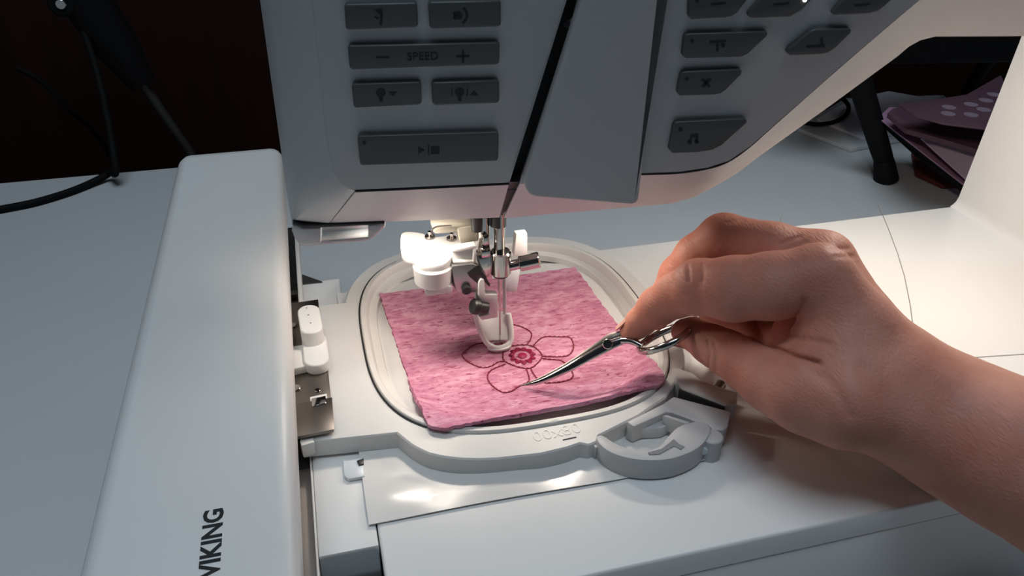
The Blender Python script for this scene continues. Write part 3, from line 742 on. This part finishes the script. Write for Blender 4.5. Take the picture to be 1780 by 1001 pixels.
# ------------------------------------------------------------------ scissors
scs = thing('embroidery_scissors', 'small curved steel embroidery scissors held in the hand above the pink felt', 'scissors', onz(905, 670, .0068))
def bladepts(l): return crom([dep(x, y, d) for x, y, d in l], 5)
tipd = .3315
c1 = bladepts([(904, 671, tipd), (940, 663, .3285), (985, 642, .3255), (1030, 616, .3235), (1062, 599, .3225), (1085, 590, .322)])
w1 = np.interp(np.linspace(0, 1, len(c1)), [0, .15, .45, .75, 1], [.0002, .0009, .0017, .0021, .0017])
nview = (V(CAM)-c1[10]).normalized()
link('blade', tube(c1, list(w1*.55), 10, rb=list(w1), nrm=nview), 'chrome', scs)
c2 = bladepts([(907, 670, tipd+.0005), (945, 656, .3292), (990, 633, .3265), (1030, 609, .3245), (1058, 592, .3238), (1080, 582, .3235)])
w2 = np.interp(np.linspace(0, 1, len(c2)), [0, .15, .45, .7, .85, 1], [.0002, .0007, .0014, .0022, .0026, .0018])
link('blade', tube(c2, list(w2*.5), 10, rb=list(w2), nrm=nview), 'steel', scs)
pv = dep(1056, 598, .3205); link('pivot_screw', cyl(pv-nview*.002, pv+nview*.0009, .0021, n=20, bw=.0003), 'chrome', scs)
link('shank', tube(bladepts([(1080, 592, .3215), (1098, 593, .320), (1115, 601, .3185)]), .0014, 10), 'chrome', scs)
link('shank', tube(bladepts([(1078, 584, .3235), (1100, 575, .325), (1125, 556, .326)]), .0014, 10), 'chrome', scs)
rg = []
for k in range(40):
    t = 2*math.pi*k/40
    rg.append(dep(1156+44*math.cos(t)-5*math.sin(t), 588-17*math.cos(t)+15*math.sin(t), .3165-.004*math.cos(t)-.009*math.sin(t)))
link('finger_ring', tube(rg, .0015, 12, closed=True), 'chrome', scs)
rg = []
for k in range(40):
    t = 2*math.pi*k/40
    rg.append(dep(1166+42*math.cos(t), 540-20*math.cos(t)+12*math.sin(t), .328-.004*math.cos(t)-.009*math.sin(t)))
link('finger_ring', tube(rg, .0015, 12, closed=True), 'chrome', scs)

# ------------------------------------------------------------------ hand (one continuous surface from a signed distance field)
def surface_nets(Fd, org, h):
    nx, ny, nz = Fd.shape; inside = Fd < 0
    cnt = np.zeros((nx-1, ny-1, nz-1), np.int8)
    for a in (0, 1):
        for b in (0, 1):
            for c in (0, 1): cnt += inside[a:nx-1+a, b:ny-1+b, c:nz-1+c]
    act = (cnt > 0) & (cnt < 8); idx = -np.ones(act.shape, np.int64); I = np.argwhere(act); idx[act] = np.arange(len(I))
    acc = np.zeros((len(I), 3)); num = np.zeros(len(I))
    cor = [(a, b, c) for a in (0, 1) for b in (0, 1) for c in (0, 1)]
    for p in cor:
        for ax in range(3):
            if p[ax] == 1: continue
            q = list(p); q[ax] = 1
            f0 = Fd[I[:, 0]+p[0], I[:, 1]+p[1], I[:, 2]+p[2]]; f1 = Fd[I[:, 0]+q[0], I[:, 1]+q[1], I[:, 2]+q[2]]
            s = (f0 < 0) != (f1 < 0); t = np.where(s, f0/np.where(s, f0-f1, 1), 0)
            pt = np.array(p, float)[None].repeat(len(I), 0); pt[:, ax] += t
            acc[s] += pt[s]; num[s] += 1
    Vt = org+(I+acc/num[:, None])*h
    quads = []
    for ax in range(3):
        o1, o2 = [(1, 2), (2, 0), (0, 1)][ax]
        sl0 = [slice(1, -1)]*3; sl1 = [slice(1, -1)]*3
        sl0[ax] = slice(0, -1); sl1[ax] = slice(1, None)
        A, B = inside[tuple(sl0)], inside[tuple(sl1)]
        E_ = np.argwhere(A != B); 
        if not len(E_): continue
        base = E_.copy(); 
        for o in (o1, o2): base[:, o] += 1
        def g(d1, d2):
            c = base.copy(); c[:, o1] -= d1; c[:, o2] -= d2; return idx[c[:, 0], c[:, 1], c[:, 2]]
        q = np.stack([g(0, 0), g(1, 0), g(1, 1), g(0, 1)], 1)
        fl = ~A[E_[:, 0], E_[:, 1], E_[:, 2]]; q[fl] = q[fl][:, ::-1]
        quads.append(q[(q >= 0).all(1)])
    return Vt, np.concatenate(quads)

def J(px, py, d, rpx): return (np.array(dep(px, py, d)), rpx*d/F_)
def cone(P, a, b):
    (pa, ra), (pb, rb) = a, b; ba = pb-pa; t = np.clip(((P-pa)@ba)/(ba@ba), 0, 1)
    return np.linalg.norm(P-pa-t[:, None]*ba, axis=1)-(ra+(rb-ra)*t)
def smin(a, b, k):
    h = np.clip(.5+.5*(b-a)/k, 0, 1); return b*(1-h)+a*h-k*h*(1-h)
def chain(P, js, k=.003):
    d = None
    for a, b in zip(js, js[1:]):
        c = cone(P, a, b); d = c if d is None else smin(d, c, k)
    return d
HJ = dict(
    fore=[J(2010, 945, .245, 140), J(1745, 783, .262, 119), J(1655, 738, .272, 109), J(1565, 682, .278, 100)],
    fore2=[J(2010, 945, .268, 120), J(1745, 783, .284, 100), J(1655, 738, .294, 92), J(1575, 684, .300, 84)],
    m2=[J(1565, 680, .279, 88), J(1486, 580, .279, 70), J(1422, 487, .280, 60)],
    m3=[J(1570, 680, .292, 86), J(1492, 566, .294, 60), J(1428, 458, .298, 54)],
    m4=[J(1572, 685, .308, 78), J(1442, 480, .318, 50)],
    m5=[J(1575, 695, .322, 70), J(1462, 515, .333, 44)],
    thenar=[J(1560, 705, .274, 85), J(1465, 690, .272, 82), J(1400, 680, .277, 66), J(1345, 660, .286, 54)],
    web=[J(1452, 616, .280, 74), J(1425, 602, .286, 46)],
    index=[J(1422, 487, .280, 60), J(1340, 497, .283, 58), J(1275, 502, .290, 56), J(1215, 499, .299, 48), J(1180, 511, .307, 39), J(1143, 533, .314, 33), J(1112, 561, .3205, 24), J(1096, 577, .3235, 19)],
    middle=[J(1428, 458, .298, 54), J(1340, 437, .304, 50), J(1258, 417, .313, 45), J(1212, 447, .320, 39), J(1180, 478, .327, 33), J(1155, 520, .334, 27), J(1142, 552, .339, 22)],
    ring=[J(1442, 480, .318, 50), J(1295, 485, .336, 45), J(1252, 535, .343, 37), J(1292, 588, .338, 30)],
    pinky=[J(1462, 515, .333, 46), J(1355, 535, .345, 42), J(1322, 585, .342, 35), J(1385, 605, .330, 32)],
    heel=[J(1500, 640, .318, 70), J(1420, 590, .318, 52), J(1385, 580, .322, 40)],
    thumb=[J(1345, 660, .286, 54), J(1300, 634, .296, 46), J(1262, 613, .305, 39), J(1235, 598, .3105, 34), J(1205, 580, .3165, 28), J(1190, 577, .3195, 23)],
)
def hand_sdf(P):
    palm = chain(P, HJ['fore'], .006); palm = smin(palm, chain(P, HJ['fore2'], .006), .02)
    for k in ('m2', 'm3', 'm4', 'm5'): palm = smin(palm, chain(P, HJ[k], .004), .008)
    palm = smin(palm, chain(P, HJ['thenar'], .005), .010)
    palm = smin(palm, chain(P, HJ['web'], .004), .009); palm = smin(palm, chain(P, HJ['heel'], .004), .008)
    D = None
    for k, kk in (('index', .0045), ('middle', .0045), ('ring', .004), ('pinky', .004), ('thumb', .005)):
        d = smin(chain(P, HJ[k], .0025), palm, kk)
        D = d if D is None else smin(D, d, .0009)
    # creases: shallow grooves over the joints and at the thumb fold, only on the side that faces the thumb
    Q = (P-CAM) @ ROT.T; qx = CX+F_*Q[:, 0]/Q[:, 2]; qy = CY+F_*Q[:, 1]/Q[:, 2]
    def groove(pts, r, depth, dmax=.315):
        nonlocal D
        c = None
        for (ax, ay), (bx, by) in zip(pts, pts[1:]):
            ex, ey = bx-ax, by-ay; t = np.clip(((qx-ax)*ex+(qy-ay)*ey)/(ex*ex+ey*ey), 0, 1)
            d = np.hypot(qx-ax-t*ex, qy-ay-t*ey); c = d if c is None else np.minimum(c, d)
        D = D+depth*np.exp(-(c/r)**2)*(Q[:, 2] < dmax)
    groove([(1196, 462), (1198, 474), (1198, 488)], 3, .0006)
    groove([(1219, 460), (1223, 474), (1222, 490)], 3, .0005)
    groove([(1180, 474), (1185, 488)], 3, .0004, .32)
    groove([(1168, 482), (1170, 494)], 3, .0003, .32)
    groove([(1398, 522), (1394, 540), (1378, 558), (1350, 578), (1322, 584)], 5, .0013, .30)
    groove([(1318, 588), (1352, 607), (1385, 621), (1425, 632)], 5, .0016, .30)
    groove([(1360, 578), (1395, 590), (1440, 598)], 6, .0006, .30)
    groove([(1231, 592), (1234, 615), (1232, 640)], 3, .0006, .32)
    groove([(1241, 594), (1245, 618), (1243, 646)], 3, .0005, .32)
    groove([(1410, 640), (1450, 672), (1478, 720)], 12, .0007, .30)
    groove([(1500, 640), (1540, 700), (1550, 770)], 14, .0005, .30)
    groove([(1357, 424), (1392, 411)], 3, .0005, .33)
    groove([(1372, 430), (1402, 420)], 3, .0004, .33)
    groove([(1444, 434), (1474, 432)], 4, .0004, .33)
    groove([(1450, 446), (1484, 446)], 4, .0003, .33)
    groove([(1262, 388), (1290, 382)], 3, .0003, .34)
    return D
def build_hand():
    allj = [j for v in HJ.values() for j in v]
    lo = np.min([p-r for p, r in allj], 0)-.004; hi = np.max([p+r for p, r in allj], 0)+.004
    hi[0] = min(hi[0], .262); 
    h = .0009; N = np.ceil((hi-lo)/h).astype(int)+1
    # coarse pass to find the cells near the surface
    step = 5; nc_ = N//step+2
    g = np.stack(np.meshgrid(*[np.arange(k)*h*step for k in nc_], indexing='ij'), -1).reshape(-1, 3)+lo
    dc = hand_sdf(g).reshape(nc_)
    X, Y, Z_ = [np.arange(k) for k in N]
    cd = dc[np.ix_((X/step+.5).astype(int), (Y/step+.5).astype(int), (Z_/step+.5).astype(int))]
    Fd = cd.copy(); near = np.abs(cd) < h*step*1.6
    I = np.argwhere(near); P = lo+I*h; val = np.empty(len(I))
    for s in range(0, len(I), 400000): val[s:s+400000] = hand_sdf(P[s:s+400000])
    Fd[near] = val
    Fd[-2:, :, :] = np.maximum(Fd[-2:, :, :], h*.5)
    Vt, Q = surface_nets(Fd, lo, h)
    e = 2e-4                                    # settle vertices on the exact surface
    d0 = hand_sdf(Vt); G = np.stack([hand_sdf(Vt+np.eye(3)[k]*e)-d0 for k in range(3)], 1)/e
    gn = np.maximum((G**2).sum(1), .25); inner = Vt[:, 0] < lo[0]+(N[0]-6)*h
    mv = -(d0/gn)[:, None]*G; mv = np.clip(mv, -.0006, .0006); Vt[inner] += mv[inner]
    bm = bmesh.new(); vs = [bm.verts.new(p) for p in Vt]
    for q in Q:
        try: bm.faces.new([vs[i] for i in q])
        except ValueError: pass
    return bm
hand = link('person', build_hand(), 'skin', None, 180, base=tuple(dep(1565, 690, .285)))
tag(hand, 'right hand and bare forearm pinching steel scissors, fingers bent, thumb below', 'person')
def nail(c, along, normal, L, w):
    a = V(along).normalized(); n = V(normal); n = (n-a*n.dot(a)).normalized(); s = a.cross(n); rows = []
    for i in range(7):
        u = -1+2*i/6; hw = w*(1-.25*max(0, u)**2-.12*max(0, -u)**3)
        rows.append([V(c)+a*u*L+s*hw*math.sin(t)+n*(hw*(math.cos(t)-1)*.75) for t in [-.9+1.8*k/6 for k in range(7)]])
    b = loft(rows, False, False); solid(b, .0005); return b
def on_finger(name, k, nrm, push):
    (pa, ra), (pb, rb) = HJ[name][k], HJ[name][k+1]; c = V((pa+pb)/2); al = V(pb-pa); n = V(nrm); n = (n-al.normalized()*n.dot(al.normalized())).normalized()
    return c+n*((ra+rb)/2+push), al, n
c, al, n = on_finger('index', 6, V(ROT.T @ np.array([-.75, -.62, .25])), .0002)
o = link('fingernail', nail(c, al, n, .0055, .0048), 'nail', hand, 60); o.matrix_parent_inverse = Matrix.Translation(-hand.location)
c, al, n = on_finger('middle', 5, V(ROT.T @ np.array([-.8, -.4, .4])), .0002)
o = link('fingernail', nail(c, al, n, .0055, .0050), 'nail', hand, 60); o.matrix_parent_inverse = Matrix.Translation(-hand.location)
c, al, n = on_finger('thumb', 4, V(ROT.T @ np.array([-.2, .75, .55])), .0002)
o = link('fingernail', nail(c, al, n, .0065, .0058), 'nail', hand, 60); o.matrix_parent_inverse = Matrix.Translation(-hand.location)

# ------------------------------------------------------------------ things on the desk behind
def dz(px, py, z=TZ): return onz(px, py, z)
cb = crom([dz(-40, 372, TZ+.003), dz(0, 364, TZ+.003), dz(60, 352, TZ+.003), dz(120, 334, TZ+.003), dz(165, 315, TZ+.004), dz(190, 300, TZ+.008), dz(200, 286, TZ+.02), V(dz(203, 290, TZ))+V((0, .02, .08)), V(dz(190, 290, TZ))+V((-.01, .06, .16))], 6)
tag(link('cable', tube(cb, .0031, 10), 'cable'), 'thick black cable curving across the desk left of the embroidery unit', 'cable')
st = thing('tripod', 'dark stand with a thin grey rod behind the embroidery unit', 'stand', (-.16, .80, -.82))
pa = ony(325, 258, .78); pb = ony(236, 128, .78)
dirn = (pa-pb).normalized()
link('rod', tube([pb, pa, pa+dirn*.9], .0045, 10), 'rod', st)
link('clamp', tube([pb+dirn*.01, pb-dirn*.03, pb-dirn*.11], [.012, .02, .022], 12), 'darkgear', st)
kx = ony(106, 7, .76); link('knob', cyl(kx+V((0, .02, 0)), kx, .011, n=20, bw=.002), 'darkgear', st)
link('knob_glint', cyl(kx, kx-V((0, .002, 0)), .0042, n=16, bw=.0005), 'chrome', st)  # chrome disc added for a tiny reflected light dot
link('crossbar', tube([kx+V((0, .015, 0)), pb-dirn*.05], .008, 10), 'darkgear', st)
c2_ = crom([ony(30, 118, .82), ony(70, 140, .82), ony(120, 190, .82), ony(165, 230, .84), ony(200, 285, .86)], 6)
tag(link('cable', tube(c2_, .0025, 8), 'cable'), 'thin dark cable hanging in front of the wall at far left', 'cable')
# papers and folders at the right, behind the machine
def sheet(name, px, z, h, m, label, cat, bw=.0006):
    return tag(link(name, prism([dz(*p, z) for p in px], (0, 0, -h), bw), m), label, cat)
sheet('plastic_sleeve', [(1385, 222), (1470, 170), (1640, 165), (1700, 215), (1480, 258)], TZ+.0042, .004, 'acrylic', 'clear plastic sleeve under the white papers behind the machine', 'sleeve')
sheet('paper_sheet', [(1420, 206), (1478, 172), (1545, 158), (1640, 175), (1660, 215), (1500, 240)], TZ+.0068, .0025, 'paper', 'white sheet of paper on a clear sleeve, beside the black stand leg', 'paper')
bk = thing('tablet_stand', 'black stand with a slanting leg standing on the desk behind the machine', 'stand', dz(1543, 308))
Ls = dz(1543, 300, TZ+.008); Lt = ony(1500, 160, .56)
q = (Lt-Ls)
link('leg', tube([Ls, Ls+q*.3, Lt+q*.25], [.0075, .0085, .010], 10, rb=[.005, .006, .007]), 'darkgear', bk)
link('rubber_foot', cyl(Ls+V((.001, 0, -.008)), Ls+q*.16, .0105, .0085, n=18, bw=.001), 'darkgear', bk)
t0 = Lt+q*.12
link('body', prism([t0+V((-.05, .02, .012)), t0+V((.22, .02, -.002)), t0+V((.22, .09, .16)), t0+V((-.05, .09, .18))], V((0, .012, -.004)), .003), 'darkgear', bk)
l2 = tube([dz(1725, 190, TZ)+V((.02, .06, .0)), t0+V((.2, .05, .05))], [.007, .009], 10); link('leg', l2, 'darkgear', bk)
c3_ = crom([dz(1395, 213, TZ+.010), dz(1420, 216, TZ+.010), dz(1450, 212, TZ+.010), dz(1470, 200, TZ+.010), dz(1475, 185, TZ+.012), dz(1465, 172, TZ+.02), dz(1445, 160, TZ+.04)], 6)
tag(link('cable', tube(c3_, .0022, 8), 'cable'), 'thin black cable looping over the white papers behind the machine', 'cable')
cs = box(*(lambda p: (p.x-.03, p.x+.03, p.y-.012, p.y+.04))(dz(1440, 172)), TZ+.0075, TZ+.035, .006)
tag(link('adapter', cs, 'darkgear'), 'small black power adapter on the papers behind the machine', 'adapter')
sheet('red_cloth', [(1585, 262), (1640, 270), (1690, 318), (1640, 322), (1592, 300)], TZ+.004, .0038, 'red', 'dark red cloth scrap on the desk under the pink folders', 'cloth', .001)
# tilted folders leaning on the stand: fronts stick out over the desk
def card(name, px, zs, h, m, label, cat, par=None):
    P = [dz(x, y, TZ+z) for (x, y), z in zip(px, zs)]
    bm = prism(P, (0, 0, -h), .0005)
    return tag(link(name, bm, m, par), label, cat) if par is None else link(name, bm, m, par)
f1 = thing('folder', 'lowest lilac and pink folder in the pile behind the column', 'folder', dz(1650, 280))
card('cover', [(1526, 204), (1545, 186), (1760, 190), (1780, 330), (1700, 330), (1673, 318), (1573, 240)], [.055, .055, .06, .03, .026, .026, .05], .0012, 'pink', None, None, f1)
card('inner_page', [(1600, 240), (1640, 238), (1740, 250), (1780, 335), (1690, 322)], [.0525, .0545, .058, .0345, .0285], .0008, 'lilac', None, None, f1)
link('spine', prism([dz(1526, 206, TZ+.052), dz(1573, 242, TZ+.047), dz(1673, 320, TZ+.023), dz(1700, 340, TZ+.020), dz(1690, 344, TZ+.012), dz(1600, 275, TZ+.03), dz(1530, 212, TZ+.045)], (0, .004, -.001)), 'darkgear', f1)
card('folder', [(1543, 196), (1552, 188), (1590, 180), (1760, 205), (1760, 256), (1706, 262), (1640, 242), (1575, 224)], [.068, .068, .068, .07, .06, .058, .060, .064], .004, 'mauve', 'middle dark plum folder with rounded corner in the pile behind the column', 'folder')
f3 = card('folder', [(1560, 180), (1600, 176), (1680, 164), (1740, 130), (1765, 180), (1765, 230), (1705, 222), (1640, 214), (1590, 200)], [.085]*9, .0016, 'mauve', 'topmost dark plum folder with pale spots, behind the column', 'folder')
for x, y in ((1650, 186), (1648, 197), (1688, 199), (1688, 181), (1710, 190), (1714, 174), (1728, 164)):
    q = dz(x, y, TZ+.0895); q = dz(x, y, TZ+.0853)
    s = link('spot', cyl(q, q-V((0, 0, .0006)), .0052, n=14), 'spot', f3); s.matrix_parent_inverse = Matrix.Translation(-f3.location)
wl = ony(1744, 97, .80); tag(link('wall_glint', box(wl.x-.010, wl.x+.010, .885, .90, wl.z-.008, wl.z+.008, .002), 'white'), 'small pale box standing for a light spot on the dark wall beside the white column', 'glint')  # white box added to stand for a small spot of light
